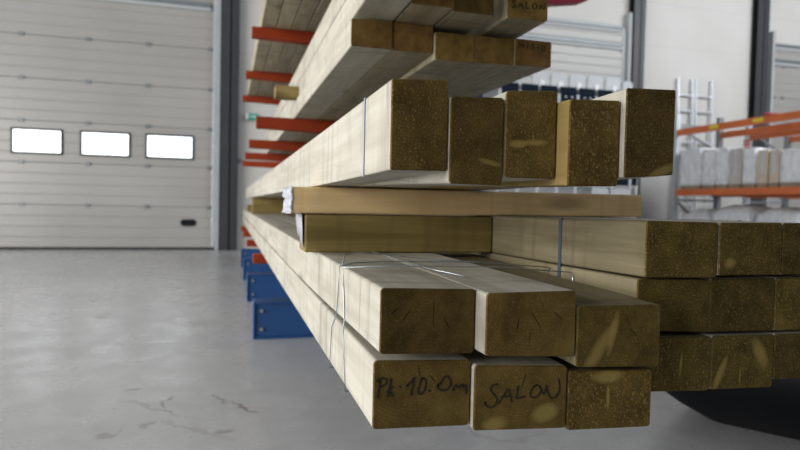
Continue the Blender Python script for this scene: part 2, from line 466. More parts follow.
def section_door(n, x0, x1, label, windows=(), handle=None, struts=()):
    root = empty('door_%d' % n, (x0, WALL_Y, 0), label, 'door', kind='structure')
    yf = WALL_Y - .045
    zs = [0.035, .645, 1.245, 1.830, 2.425, 3.03, 3.64, 4.05]
    for k in range(len(zs) - 1):
        a, b = zs[k], zs[k + 1] - .006
        prof = [(WALL_Y - .003, a), (yf + .004, a), (yf, a + .006)]
        m = max(2, int(round((b - a) / .145)))
        for r in range(1, m):
            z = a + (b - a) * r / m
            prof += [(yf, z - .012), (yf - .007, z - .004), (yf - .007, z + .004), (yf, z + .012)]
        prof += [(yf, b - .006), (yf + .004, b), (WALL_Y - .003, b)]
        bm = bmesh.new(); prism_x(bm, prof, x0, x1)
        put('door_section', bm, M['door'], root)
        if k > 0:
            xs = [x1 - .07, x1 - .95, x1 - 1.75, x1 - 2.6, x0 + .3]
            bm = bmesh.new()
            for hx in xs:
                box(bm, hx - .035, hx + .035, yf - .018, yf + .002, a - .028, a + .022)
            put('hinge_row', bm, M['strut'], root, bevel=.004)
    bm = bmesh.new(); box(bm, x0, x1, yf - .012, WALL_Y - .004, .002, .034)
    put('bottom_seal', bm, M['rubber'], root, bevel=.004)
    for (a, b) in windows:
        z0, z1 = 1.355, 1.718
        fr = bmesh.new(); w = .030; ya, yb = yf - .022, yf + .006
        box(fr, a, b, ya, yb, z0, z0 + w); box(fr, a, b, ya, yb, z1 - w, z1)
        box(fr, a, a + w, ya, yb, z0 + w, z1 - w); box(fr, b - w, b, ya, yb, z0 + w, z1 - w)
        fo = put('window_frame', fr, M['rubber'], root, bevel=.006)
        pb = bmesh.new(); box(pb, a + w, b - w, yf - .012, yf + .004, z0 + w, z1 - w)
        po = put('pane', pb, M['pane'], root)
        po.parent = fo; po.location = Vector(po.location) - Vector(fo.location)
    if handle:
        hx, hz = handle
        hb = bmesh.new()
        pts = []
        for k in range(28):
            a = 2 * math.pi * k / 28
            cx = .06 if math.cos(a) > 0 else -.06
            pts.append((hx + cx + .05 * math.cos(a), hz + .05 * math.sin(a)))
        A = [hb.verts.new((x, yf - .028, z)) for x, z in pts]; B = [hb.verts.new((x, yf + .002, z)) for x, z in pts]
        for k in range(28): hb.faces.new((A[k], A[(k + 1) % 28], B[(k + 1) % 28], B[k]))
        hb.faces.new(A); hb.faces.new(B)
        put('recessed_handle', hb, M['black'], root, bevel=.006)
    for (a, b, z) in struts:
        sb = bmesh.new(); box(sb, a, b, yf - .05, yf + .002, z - .028, z + .028)
        put('stiffening_bar', sb, M['strut'], root, bevel=.006)
        sb = bmesh.new(); box(sb, a, b, yf - .03, yf + .002, z - .085, z - .03)
        put('stiffening_flange', sb, M['flange'], root, bevel=.004)
    for sx in (1, -1):
        ex = x1 if sx > 0 else x0
        rb = bmesh.new()
        lo, hi = sorted((ex + sx * .015, ex + sx * .040)); box(rb, lo, hi, yf - .10, WALL_Y - .003, 0.001, 4.3)
        lo, hi = sorted((ex + sx * .04, ex + sx * .075)); box(rb, lo, hi, yf - .10, yf - .09, 0.001, 4.3)
        put('guide_rail', rb, M['flange'], root, bevel=.003)
        rb = bmesh.new()
        lo, hi = sorted((ex - sx * .035, ex + sx * .010)); box(rb, lo, hi, yf - .012, yf + .0, .04, 4.05)
        put('end_cap', rb, M['galv'], root, bevel=.003)
    return root


section_door(1, -4.20, -.235, 'white sectional roller door with three bright windows left of the timber',
             [(-3.86, -3.20), (-2.966, -2.306), (-2.086, -1.415), (-1.212, -.533)][0:4], (-.603, .410), [(-3.9, -.31, 3.675)])
section_door(2, 3.05, 6.885, 'white sectional door behind the cabinet with grey plates',
             struts=[(3.15, 6.80, 3.72), (3.15, 6.80, 4.035)])
section_door(3, 10.22, 12.9, 'white sectional door at the right edge behind the pallet racks',
             struts=[(10.28, 12.85, 3.74), (10.28, 12.85, 4.04)])

# ---------------------------------------------------------------- cantilever rack
rack = empty('cantilever_rack', (1.30, 3.42, 0), 'cantilever timber rack with blue feet and red arms carrying the beams', 'rack')
for Yc in (3.46, 4.76, 6.04, 7.24):
    bm = bmesh.new()
    w, x0, x1, h = .07, .128, 2.05, .205
    box(bm, x0, x1, Yc - w, Yc + w, .0, .012); box(bm, x0, x1, Yc - w, Yc + w, h - .012, h)
    box(bm, x0, x0 + .012, Yc - w, Yc + w, .012, h - .012)
    box(bm, x0 + .012, x1, Yc - w + .010, Yc - w + .022, .012, h - .012)
    foot = put('foot_beam', bm, M['blue'], rack, bevel=.003)
    for bz in (.055, .155):
        b2 = bmesh.new(); cyl(b2, (x0 + .045, Yc - w + .006, bz), (0, 1, 0), .010, .014, 6)
        bo = put('bolt', b2, M['bolt'], rack)
        bo.parent = foot; bo.location = Vector(bo.location) - Vector(foot.location)
    bm = bmesh.new()
    box(bm, 1.18, 1.44, Yc - .06, Yc - .048, h, 3.3); box(bm, 1.18, 1.44, Yc + .048, Yc + .06, h, 3.3)
    box(bm, 1.18, 1.192, Yc - .048, Yc + .048, h, 3.3); box(bm, 1.428, 1.44, Yc - .048, Yc + .048, h, 3.3)
    put('upright', bm, M['blue'], rack)
    for (xt, zt, hh) in ((.125, .4625, .052), (.132, 1.214, .062), (.103, 1.6955 + .022 * (Yc - 3.46), .055))[:2 if Yc > 7 else 3]:
        bm = bmesh.new()
        # arm: box section, deeper at the root
        v = []
        for (x, zl) in ((xt, zt - hh), (1.18, zt - hh - .03)):
            for (yy, z) in ((Yc - .03, zl), (Yc + .03, zl), (Yc + .03, zt), (Yc - .03, zt)):
                v.append(bm.verts.new((x, yy, z)))
        for f in ((3, 2, 1, 0), (4, 5, 6, 7), (0, 1, 5, 4), (1, 2, 6, 5), (2, 3, 7, 6), (3, 0, 4, 7)):
            bm.faces.new([v[i] for i in f])
        put('arm', bm, M['red'], rack, bevel=.004)
Yc = 3.46
bm = bmesh.new()
v = []
for (x, zl, zt) in ((1.44, 1.93, 2.02), (2.10, 2.035, 2.10)):
    for (yy, z) in ((Yc - .03, zl), (Yc + .03, zl), (Yc + .03, zt), (Yc - .03, zt)):
        v.append(bm.verts.new((x, yy, z)))
for f in ((3, 2, 1, 0), (4, 5, 6, 7), (0, 1, 5, 4), (1, 2, 6, 5), (2, 3, 7, 6), (3, 0, 4, 7)):
    bm.faces.new([v[i] for i in f])
bar(bm, (2.10, Yc, 2.055), (2.15, Yc, 2.075), .06, .03)
tag(put('arm', bm, M['maroon'], rack, bevel=.004), 'dark red arm on the far side of the rack')


# ---------------------------------------------------------------- timber
# measured near ends: x left, x right, y left, y right, z top left, z top right, z bottom left, z bottom right
# (each free end sags, lifts and is sawn a little out of square)
NEAR = {
    'u1': (0.177, 0.308, 0.7162, 0.7346, 0.6487, 0.6426, 0.5677, 0.5584),
    'u2': (0.3095, 0.4405, 0.7018, 0.7086, 0.642, 0.6422, 0.5627, 0.5546),
    'u3': (0.442, 0.573, 0.7077, 0.7095, 0.6216, 0.6211, 0.5405, 0.5344),
    'l1': (0.173, 0.3045, 0.729, 0.7351, 0.5571, 0.5505, 0.4706, 0.4639),
    'l2': (0.306, 0.4375, 0.7257, 0.7208, 0.5452, 0.5395, 0.4597, 0.4552),
    'l3': (0.439, 0.5705, 0.7211, 0.7202, 0.5321, 0.5282, 0.4515, 0.4471),
    'r11': (0.578, 0.709, 0.7527, 0.7583, 0.7346, 0.7335, 0.6523, 0.6499),
    'r12': (0.7105, 0.8415, 0.757, 0.7687, 0.7335, 0.7343, 0.6536, 0.6519),
    'r13': (0.843, 0.974, 0.7692, 0.7796, 0.734, 0.7345, 0.6519, 0.651),
    'r21': (0.578, 0.709, 0.7685, 0.7718, 0.649, 0.6458, 0.5712, 0.5643),
    'r22': (0.7105, 0.8415, 0.7714, 0.7784, 0.6463, 0.6455, 0.5646, 0.5609),
    'r23': (0.843, 0.974, 0.7786, 0.7874, 0.6459, 0.6446, 0.5608, 0.5578),
    'r31': (0.578, 0.709, 0.7582, 0.7643, 0.5633, 0.5595, 0.4837, 0.4761),
    'r32': (0.7105, 0.8415, 0.764, 0.7761, 0.5601, 0.5558, 0.4776, 0.47),
    'r33': (0.843, 0.974, 0.7764, 0.7851, 0.5556, 0.5524, 0.4822, 0.4774),
    'b1': (0.18, 0.2545, 0.6953, 0.706, 0.8968, 0.9029, 0.7905, 0.792),
    'b2': (0.256, 0.3305, 0.702, 0.7098, 0.8832, 0.8869, 0.7769, 0.7768),
    'b3': (0.332, 0.4065, 0.7089, 0.7142, 0.8961, 0.9017, 0.7869, 0.7876),
    'b4': (0.408, 0.4855, 0.6853, 0.6924, 0.8866, 0.8908, 0.7785, 0.78),
    'b5': (0.487, 0.5675, 0.6815, 0.6887, 0.9056, 0.9097, 0.7908, 0.7971),
    'e1': (0.333, 0.464, 1.7699, 1.7953, 1.2876, 1.2994, 1.2087, 1.2141),
    'e2': (0.4665, 0.5975, 1.8001, 1.8093, 1.301, 1.3016, 1.2155, 1.2178),
    'e3': (0.6, 0.731, 1.7957, 1.7995, 1.282, 1.2829, 1.1983, 1.1974),
    'e4': (0.7335, 0.8645, 1.7995, 1.8018, 1.2837, 1.2852, 1.1987, 1.2029),
    'e5': (0.867, 0.998, 1.7962, 1.7999, 1.2865, 1.287, 1.2019, 1.2051),
}


def timber(x0, x1, z0, z1, y0, y1, end, label, group, side='pine', near=None, y_rest=1.28, r=.005, name='squared_timber', slope=0.0):
    """one sawn timber along the hall; near = corners of its free near end, which eases into the straight part at y_rest"""
    w, h = x1 - x0, z1 - z0
    if near:
        yl, yr, ztl, ztr, zbl, zbr = near
    else:
        yl = yr = y0; ztl = ztr = z1; zbl = zbr = z0
    y0 = min(yl, yr); ym = max(yl, yr)
    ys = [0, 0] + [ym + d for d in (.05, .12, .2, .3, .42, .56, .8, 1.1, 1.5, 2.0, 2.6, 3.2)]
    ys = [y for y in ys if y < y1 - .3] + [y1]
    bm = bmesh.new(); rings = []
    for i, y in enumerate(ys):
        s = 0.0015 if i == 0 else 0.0
        yy = ym if i < 2 else y
        t = max(0.0, min(1.0, (y_rest - yy) / max(.01, (y_rest - ym)))) ** 1.4
        ring = []
        for (cx, cz, a0) in ((r, r, 180), (w - r, r, 270), (w - r, h - r, 0), (r, h - r, 90)):
            for k in range(4):
                a = math.radians(a0 + 30 * k)
                px = cx + (r - s) * math.cos(a); pz = cz + (r - s) * math.sin(a)
                u, v = px / w, pz / h
                zn = (zbl * (1 - u) + zbr * u) * (1 - v) + (ztl * (1 - u) + ztr * u) * v
                z = (z0 + pz) * (1 - t) + zn * t + slope * (yy - 3.46)
                yp = (yl * (1 - u) + yr * u) + (.002 if i == 1 else 0.0) if i < 2 else y
                ring.append(bm.verts.new((x0 + px, yp, z)))
        rings.append(ring)
    n = 16
    for A, B in zip(rings[:-1], rings[1:]):
        for k in range(n):
            f = bm.faces.new((A[k], A[(k + 1) % n], B[(k + 1) % n], B[k]))
            f.smooth = (k % 4) != 3
            if A is rings[0]: f.material_index = 1
    f = bm.faces.new(rings[0][::-1]); f.material_index = 1
    f = bm.faces.new(rings[-1]); f.material_index = 1
    o = put(name, bm, [M[side], M[end]], loc=(x0, y0, min(zbl, zbr)))
    return tag(o, label, 'timber', group)


def fitted(key, z0, z1, y1, end, label, group, **kw):
    q = NEAR[key]
    return timber(q[0], q[1], z0, z1, 0, y1, end, label, group, near=q[2:], **kw)


G = 'beams of the lower left pack'
YE = 8.7
lo = [fitted('l1', .4635, .5515, YE, 'e_wr1', 'bottom left beam with Pk 10.0m written on its end', G, y_rest=2.2),
      fitted('l2', .4635, .5515, YE, 'e_wr2', 'bottom middle beam with SALON written on its end, lower pack', G, y_rest=2.2),
      fitted('l3', .4635, .5515, YE, 'e_wr3', 'unmarked speckled end beam at bottom right of the left-hand pack', G, y_rest=2.2, side='pine_tan_shaded')]
fitted('u1', .5530, .6450, YE, 'e_lo1', 'beam lying on the one marked Pk 10.0m, cracked brown end', G, y_rest=1.7)
fitted('u2', .5530, .6450, YE, 'e_lo2', 'beam lying on the one marked SALON in the lower pack', G, y_rest=1.7)
fitted('u3', .5530, .6450, YE, 'e_lo3', 'upper right beam of the left-hand pack, pale wedge on its end', G, y_rest=2.2, side='pine_tan_shaded')

G = 'beams of the pack above the cross board'
for key, e, lab, rr in (('b1', 'e_up1', 'upright beam at far left above the cross board, ringed end', .0025),
                        ('b2', 'e_up2', 'second beam from the left above the cross board, hanging lower', .005),
                        ('b3', 'e_up3', 'middle beam above the cross board with a pale oval knot', .005),
                        ('b4', 'e_up4', 'fourth beam above the cross board, its yellow left side showing', .0025),
                        ('b5', 'e_up5', 'rightmost dark-ended beam above the cross board', .003)):
    fitted(key, .787, .896, 7.4, e, lab, G, r=rr, side='golden' if key == 'b4' else 'pine')

G = 'beams of the right-hand pack'
rows = {'1': ('top', .6445, .7295), '2': ('middle', .5545, .6435), '3': ('bottom', .4635, .5535)}
ends = {'31': 'e_r4', '32': 'e_r3', '33': 'e_r1', '21': 'e_r1', '22': 'e_r1', '23': 'e_r4', '11': 'e_r1', '12': 'e_r2', '13': 'e_r1'}
cname = {'1': 'left column', '2': 'middle column', '3': 'right column cut by the picture edge'}
extra = {'32': 'bottom row, middle column of right-hand pack, two pale knots on its end',
         '12': 'top row, middle column of right-hand pack, one pale spot low on its end',
         '11': 'top row, left column of right-hand pack, with a pale knotted side'}
for rc, e in ends.items():
    rn, z0, z1 = rows[rc[0]]
    lab = extra.get(rc, '%s row, %s of the right-hand pack, olive-brown end' % (rn, cname[rc[1]]))
    fitted('r' + rc, z0, z1, 8.3, e, lab, G, side='pine_tan_shaded' if rc[1] == '1' else 'pine')

G = 'beams on the middle arms of the rack'
l1 = []
for key, e, lb in (('e1', 'e_t1', 'leftmost beam of the lower layer on the middle arms'),
                   ('e2', 'e_t2', 'second beam from left, orange end, lower layer on the middle arms'),
                   ('e3', 'e_t3', 'third beam from left in the lower layer on the middle arms'),
                   ('e4', 'e_t1', 'fourth beam from left in the lower layer on the middle arms'),
                   ('e5', 'e_t2', 'rightmost beam of the lower layer on the middle arms, faint writing on its end')):
    l1.append(fitted(key, 1.2145, 1.3010, 6.75, e, lb, G, side='pine_grey' if key != 'e1' else 'pine', y_rest=3.0))
l2 = []
for (x, w, y, e, lb) in ((.344, .125, 1.50, 'e_t1', 'leftmost beam of the upper layer, its near end beyond the picture top'),
                         (.474, .124, 1.630, 'e_t1', 'brown-ended second beam of the upper layer on the middle arms'),
                         (.603, .126, 1.655, 'e_t3', 'olive-ended third beam of the upper layer on the middle arms'),
                         (.771, .131, 1.655, 'e_t3', 'rightmost beam of the upper layer, nearest the hall door, SALON on its end')):
    l2.append(timber(x, x + w, 1.3025, 1.390, y, 6.6, e, lb, G, 'pine' if x < .4 else 'pine_grey'))
timber(.342, .470, 1.391, 1.478, 1.45, 6.6, 'e_t1', 'pale beam on top of the leftmost upper-layer beam, middle arms', G, 'pine')

G = 'slim beams on the top arms of the rack'
for k in range(5):
    x = .150 + k * .081
    timber(x, x + .079, 1.6965, 1.805, 2.45, 6.1 - .03 * (k % 2), 'e_t1',
           ['leftmost', 'second from left', 'third from left', 'fourth from left', 'rightmost seen'][k] + ' slim beam on the top red arms, underside showing', G, 'pine_grey', slope=.022)


def crossblock(name, x0, x1, y0, y1, z0, z1, mat, label, group=None, cat='block', bevel=.004, dip=0.0):
    bm = bmesh.new(); box(bm, x0, x1, y0, y1, z0, z1)
    for v in bm.verts:
        if v.co.x < (x0 + x1) / 2: v.co.z -= dip
    return tag(put(name, bm, M[mat], bevel=bevel, loc=(x0, y0, z0)), label, cat, group)


G = 'spacers laid across the beams'
crossblock('spacer_block', .1515, .5770, 1.285, 1.385, .6455, .7262, 'olive', 'olive cross block under the tan board on the lower pack', G)
board = crossblock('cross_board', .1225, .966, 1.277, 1.420, .7316, .7862, 'tan', 'long tan board laid across the packs under the upper beams', cat='board', bevel=.005, dip=.0036)
crossblock('spacer_block', .183, .56, 5.40, 5.52, .6455, .7180, 'olive', 'dark far cross block on the lower pack, lower of two', G)
crossblock('spacer_block', .183, .56, 5.40, 5.52, .7185, .7865, 'olive', 'far cross block directly beneath the upper beams, upper of two', G)
crossblock('spacer_block', .172, .54, 6.60, 6.70, .6455, .7150, 'olive', 'farthest cross block peeping out behind the other two', G)
crossblock('spacer_block', .222, .343, 3.28, 3.39, 1.302, 1.362, 'olive', 'short block end sticking out left of the middle-arm beams', G)
crossblock('spacer_block', .256, .46, 6.15, 6.27, 1.4785, 1.53, 'olive', 'far block just under the nearest middle red arm, on the pale beams', G)

# crumpled film round the board's left end
bm = bmesh.new()
ny, nz = 12, 9
g = {}
for i in range(ny + 1):
    for j in range(nz + 1):
        y = 1.2755 + .146 * i / ny; z = .7268 + .0560 * j / nz
        g[i, j] = bm.verts.new((.1212 - .010 * rnd.random() ** 2.2, y, z))
for i in range(ny):
    for j in range(nz):
        bm.faces.new((g[i, j], g[i + 1, j], g[i + 1, j + 1], g[i, j + 1]))
fr = [bm.verts.new((.1236 + .005 * rnd.random() ** 2, 1.2757, .7268 + .0560 * j / nz)) for j in range(nz + 1)]
for j in range(nz):
    bm.faces.new((g[0, j], g[0, j + 1], fr[j + 1], fr[j]))
# a limp corner of film hanging below the end
f1 = [bm.verts.new((.1440 + .003 * rnd.random(), 1.288 + .125 * i / 7, .7262)) for i in range(8)]
f2 = [bm.verts.new((.1465 + .0015 * rnd.random(), 1.288 + .125 * i / 7, .690 + .012 * i / 7 + .004 * rnd.random())) for i in range(8)]
f3 = [bm.verts.new((.1475 + .0015 * rnd.random(), 1.288 + .11 * i / 7, .652 + .030 * i / 7 + .004 * rnd.random())) for i in range(8)]
for A, B in ((f1, f2), (f2, f3)):
    for i in range(7): bm.faces.new((A[i], A[i + 1], B[i + 1], B[i]))
fo = put('film_wrapping', bm, M['filmwhite'], board, smooth=True)
so = fo.modifiers.new('solid', 'SOLIDIFY'); so.thickness = .0006
tag(fo, 'crumpled clear film over the board end')


# ---------------------------------------------------------------- writing on the ends
def writing(strokes, x0, x1, z0, z1, yend, parent, rad, matk='ink', dy=0.0):
    """strokes given in a 0..1 box (u right, v up) on the sawn end"""
    bm = bmesh.new()
    for s in strokes:
        pts = [(x0 + u * (x1 - x0), yend - .0001 + dy * u * (x1 - x0), z0 + v * (z1 - z0)) for u, v in s]
        if len(pts) == 1: pts = [pts[0], (pts[0][0] + rad, pts[0][1], pts[0][2] - rad)]
        # smooth the polyline a little
        for _ in range(2):
            if len(pts) > 2:
                q = [pts[0]]
                for a, b in zip(pts[:-1], pts[1:]):
                    q.append(tuple(a[i] * .75 + b[i] * .25 for i in range(3))); q.append(tuple(a[i] * .25 + b[i] * .75 for i in range(3)))
                q.append(pts[-1]); pts = q
        # a flat ink ribbon with a hair of thickness
        for (a, b) in zip(pts[:-1], pts[1:]):
            a = Vector(a); b = Vector(b); d = (b - a)
            if d.length < 1e-6: continue
            ribbon(bm, a, b, rad)
    o = put('handwriting', bm, M[matk], loc=(x0, yend, z0))
    o.parent = parent
    o.location = Vector(o.location) - Vector(parent.location)
    return tag(o, 'black marker handwriting on the sawn end')


def ribbon(bm, a, b, rad):
    d = (b - a).normalized(); s = Vector((d.z, 0, -d.x)) * rad * .75
    a = a - d * rad * .4; b = b + d * rad * .4
    vs = [bm.verts.new(p + Vector((0, off, 0))) for off in (-.0004, .0003) for p in (a - s, b - s, b + s, a + s)]
    for f in ((0, 1, 2, 3), (7, 6, 5, 4), (0, 4, 5, 1), (1, 5, 6, 2), (2, 6, 7, 3), (3, 7, 4, 0)):
        bm.faces.new([vs[i] for i in f])


def norm(strokes, w, h): return [[(x / w, 1 - y / h) for x, y in s] for s in strokes]


pk = norm([[(70, 115), (62, 170), (55, 228)], [(45, 118), (85, 100), (122, 112), (115, 145), (66, 165)],
           [(150, 110), (140, 165), (130, 225)], [(165, 165), (120, 195)], [(135, 190), (150, 205), (162, 226)],
           [(212, 165), (218, 172)], [(262, 170), (300, 140), (325, 105), (312, 160), (300, 230)],
           [(380, 120), (355, 170), (350, 225), (380, 232), (410, 180), (405, 130), (380, 120)],
           [(430, 208), (437, 214)], [(495, 195), (560, 105), (600, 150), (590, 205), (540, 222), (500, 200), (500, 170)],
           [(615, 225), (640, 175), (655, 215), (690, 175), (700, 220), (725, 180), (720, 250)]], 788, 450)
# box of crop (370..475, 365..425) on the plane of the end face
writing(pk, .1690, .3105, .4690, .5540, .7286, lo[0], .0014, dy=.0462)
sal = norm([[(180, 110), (140, 115), (120, 145), (150, 180), (180, 215), (170, 265), (125, 282), (85, 255), (90, 235)],
            [(190, 250), (225, 200), (262, 140), (270, 190), (290, 245)], [(205, 205), (290, 205)],
            [(335, 130), (325, 180), (320, 225), (385, 212)],
            [(470, 130), (430, 165), (425, 215), (470, 228), (510, 190), (500, 140), (470, 130)],
            [(500, 140), (535, 220), (552, 120), (560, 190), (590, 240), (635, 225), (660, 170), (645, 95)]], 750, 450)
writing(sal, .3045, .4440, .4585, .5395, .7255, lo[1], .0013, dy=-.0373)
smallS = [[(.16, .75), (.08, .8), (.05, .68), (.14, .6), (.15, .5), (.04, .48)], [(.22, .5), (.28, .78), (.36, .5)], [(.24, .6), (.34, .6)],
          [(.44, .78), (.43, .5), (.54, .5)], [(.66, .76), (.6, .65), (.64, .5), (.74, .55), (.74, .7), (.66, .76)],
          [(.82, .5), (.83, .76), (.95, .5), (.96, .78)]]
writing(smallS, .780, .895, 1.302, 1.366, 1.6545, l2[3], .0019)
faint = [[(.05, .85), (.08, .6), (.16, .82), (.2, .6)], [(.32, .8), (.3, .55)], [(.45, .78), (.38, .62), (.46, .55), (.52, .66), (.45, .78)],
         [(.62, .78), (.6, .55)], [(.75, .78), (.7, .6), (.82, .6)], [(.82, .78), (.80, .5)]]
writing(faint, .873, .995, 1.214, 1.288, 1.7957, l1[4], .0018, dy=.029)


# ---------------------------------------------------------------- bands and wires
def loop_band(name, pts, width, th, mat, label, group=None):
    """flat band: closed polyline in (x, z), lying between y-width/2 and y+width/2; pts = (x, y, z)"""
    bm = bmesh.new()
    N = len(pts); cx = sum(p[0] for p in pts) / N; cz = sum(p[2] for p in pts) / N
    R = []
    for (x, y, z) in pts:
        d = Vector((x - cx, 0, z - cz)).normalized() * th
        R.append([bm.verts.new((x, y - width / 2, z)), bm.verts.new((x, y + width / 2, z)),
                  bm.verts.new((x + d.x, y + width / 2, z + d.z)), bm.verts.new((x + d.x, y - width / 2, z + d.z))])
    for i in range(N):
        A, B = R[i], R[(i + 1) % N]
        for k in range(4): bm.faces.new((A[k], A[(k + 1) % 4], B[(k + 1) % 4], B[k]))
    return tag(put(name, bm, M[mat], loc=pts[0]), label, 'strap', group)


loop_band('packing_strap', [(.1792, .84, .7880), (.1792, .84, .8972), (.568, .84, .9035), (.568, .84, .7890), (.40, .84, .780), (.30, .84, .780)], .005, .0008, 'bandblue',
          'pale blue strap round the near end of the pack above the cross board')
loop_band('packing_strap', [(.5774, .99, .4625), (.5774, .99, .7330), (.9750, .99, .7330), (.9750, .99, .4625)], .010, .0006, 'band',
          'dark strap running round the right-hand pack near its end')

wl = 'wires tied round the lower left pack'
def wire(pts, r, label, closed=False):
    bm = bmesh.new(); tube(bm, pts, r, 6, closed)
    return tag(put('tie_wire', bm, M['wire'], smooth=True, loc=pts[0]), label, 'wire', wl)
zt = .6478
wire([(.1757, .968, .6475), (.1757, .955, .61), (.1757, .945, .565), (.1715, .935, .553), (.1715, .905, .4660), (.36, .92, .4545), (.5720, .93, .4500), (.5745, .94, .55), (.5750, .94, .6300),
      (.5740, .945, .6385), (.44, .955, .6475), (.30, .962, zt + .0012)], .0011, 'tight wire round the lower left pack, nearer of two', True)
wire([(.1755, .995, .6475), (.1748, 1.00, .61), (.1740, 1.01, .565), (.1700, 1.03, .54), (.1712, 1.055, .4630), (.36, 1.05, .4570), (.5720, 1.04, .4530), (.5745, 1.03, .55), (.5752, 1.03, .632),
      (.5740, 1.02, .6395), (.44, 1.04, .6475), (.28, 1.05, zt + .0012), (.21, 1.03, zt + .001)], .0011, 'looser wire round the lower left pack, farther of two', True)
wire([(.178, .985, .6495), (.19, 1.03, .662), (.22, 1.07, .664), (.28, 1.10, .657), (.36, 1.06, .6505), (.43, 1.03, .6490)], .0010, 'loose wire end arched over the top of the lower left pack')
wire([(.295, 1.283, .6478), (.30, 1.20, .6480), (.303, 1.06, .6484), (.3085, .93, .6484), (.335, .84, .6465)], .0012, 'wire end creeping from under the cross block towards the camera')

# ---------------------------------------------------------------- black tub on the floor
P0 = Vector((1.662, 1.798, 0)); e = Vector((.58, -.815, 0)).normalized(); nrm = Vector((.815, .58, 0)).normalized()
Lx, Ly = .80, .85
tub = empty('plastic_tub', P0 + e * Lx / 2 + nrm * Ly / 2, 'black plastic tub on the floor below the right-hand pack', 'tub')
def tub_ring(bm, off, z, rad, n=6):
    c = P0 + e * Lx / 2 + nrm * Ly / 2
    hx, hy = Lx / 2 + off, Ly / 2 + off
    out = []
    for (sx, sy, a0) in ((1, 1, 0), (-1, 1, 90), (-1, -1, 180), (1, -1, 270)):
        for k in range(n + 1):
            a = math.radians(a0 + 90 * k / n)
            p = c + e * (sx * (hx - rad) + rad * math.cos(a)) + nrm * (sy * (hy - rad) + rad * math.sin(a))
            out.append(bm.verts.new((p.x, p.y, z)))
    return out
bm = bmesh.new()
levels = [(0, 0.0, .06), (.015, .004, .07), (.10, .065, .09), (.17, .13, .10), (.20, .20, .10), (.22, .36, .10)]
rs = [tub_ring(bm, o_, z_, r_) for o_, z_, r_ in levels]
inner = [tub_ring(bm, o_, z_, r_) for o_, z_, r_ in [(.21, .36, .10), (.19, .20, .10), (.09, .075, .09), (0, .02, .06)]]
allr = rs + inner
for A, B in zip(allr[:-1], allr[1:]):
    n = len(A)
    for k in range(n): bm.faces.new((A[k], A[(k + 1) % n], B[(k + 1) % n], B[k]))
bm.faces.new(rs[0][::-1]); bm.faces.new(inner[-1])
put('tub_shell', bm, M['black'], tub, smooth=True)
bm = bmesh.new()
A = tub_ring(bm, .205, .345, .10); B = tub_ring(bm, .25, .345, .12); C_ = tub_ring(bm, .25, .375, .12); D = tub_ring(bm, .205, .375, .10)
for X_, Y_ in ((A, B), (B, C_), (C_, D), (D, A)):
    n = len(X_)
    for k in range(n): bm.faces.new((X_[k], X_[(k + 1) % n], Y_[(k + 1) % n], Y_[k]))
put('rim', bm, M['black'], tub, smooth=True)

# ---------------------------------------------------------------- cabinet with plates
cab = empty('storage_cabinet', (5.5, 9.1, 0), 'tall white cabinet with rows of grey plates and navy panels before the far door', 'cabinet')
cx0, cx1, cy0, cy1 = 3.70, 6.64, 8.90, 9.25
bm = bmesh.new()
box(bm, cx0, cx1, cy1 - .02, cy1, 0, 2.72)
pitch = .345; xs0 = 4.430
box(bm, cx0, cx0 + .03, cy0 + .02, cy1 - .02, 0, 2.72); box(bm, cx1 - .03, cx1, cy0 + .02, cy1 - .02, 0, 2.72)
box(bm, cx0, cx1, cy0 + .02, cy1 - .02, 2.69, 2.72); box(bm, cx0, cx1, cy0 + .02, cy1 - .02, 0, .05)
for z in (.6, 1.12, 1.64, 2.16): box(bm, cx0 + .03, cx1 - .03, cy0 + .02, cy1 - .02, z, z + .03)
put('frame', bm, M['offwhite'], cab, bevel=.006)
for (z0, z1) in ((2.40, 2.715), (1.15, 1.40), (1.88, 2.13)):
    for k in range(-1, 7):
        a = xs0 + k * pitch; b = a + .295
        if b > cx1: b = cx1 - .03
        if b - a < .1: continue
        pb = bmesh.new(); box(pb, a, b, cy0 - .005, cy0 + .02, z0, z1)
        put('navy_panel', pb, M['navy'], cab, bevel=.008)
        if z0 > 2.3 and k in (2, 3):
            for dx in (.09, .20):
                pb = bmesh.new(); cyl(pb, (a + dx, cy0 - .012, z0 + .15), (0, 1, 0), .013, .016, 12)
                put('pale_knob', pb, M['offwhite'], cab)
bm = bmesh.new()
for k in range(-1, 8):
    a = xs0 + k * pitch - .05
    if a + .05 < cx1: box(bm, a, a + .05, cy0 - .004, cy0 + .02, .02, 2.60)
put('front_post', bm, M['plategrey'], cab, bevel=.006)
def plate(a, b, z0, z1, y):
    pb = bmesh.new()
    r = .06; pts = []
    for (px, pz, a0) in ((b - r, z1 - r, 0), (a + r, z1 - r, 90), (a + .02, z0 + .02, 180), (b - .02, z0 + .02, 270)):
        rr = r if a0 < 180 else .02
        for k in range(5):
            an = math.radians(a0 + 22.5 * k); pts.append((px + rr * math.cos(an), pz + rr * math.sin(an)))
    A = [pb.verts.new((x, y - .035, z)) for x, z in pts]; B = [pb.verts.new((x, y, z)) for x, z in pts]
    n = len(pts)
    for k in range(n): pb.faces.new((A[k], A[(k + 1) % n], B[(k + 1) % n], B[k]))
    pb.faces.new(A); pb.faces.new(B)
    po = put('rounded_plate', pb, M['plategrey'], cab, bevel=.01)
    kb = bmesh.new(); cyl(kb, ((a + b) / 2 + .02, y - .043, (z0 + z1) / 2 - .02), (0, 1, 0), .05, .03, 16)
    ko = put('knob', kb, M['offwhite'], cab, bevel=.006)
    ko.parent = po; ko.location = Vector(ko.location) - Vector(po.location)
for k in range(6):
    a = 4.765 + k * .343
    if a > 6.4: plate(a, a + .20, 2.64, 2.96, cy1 - .025)
    else: plate(a, a + .30, 2.66, 3.00, cy1 - .025)
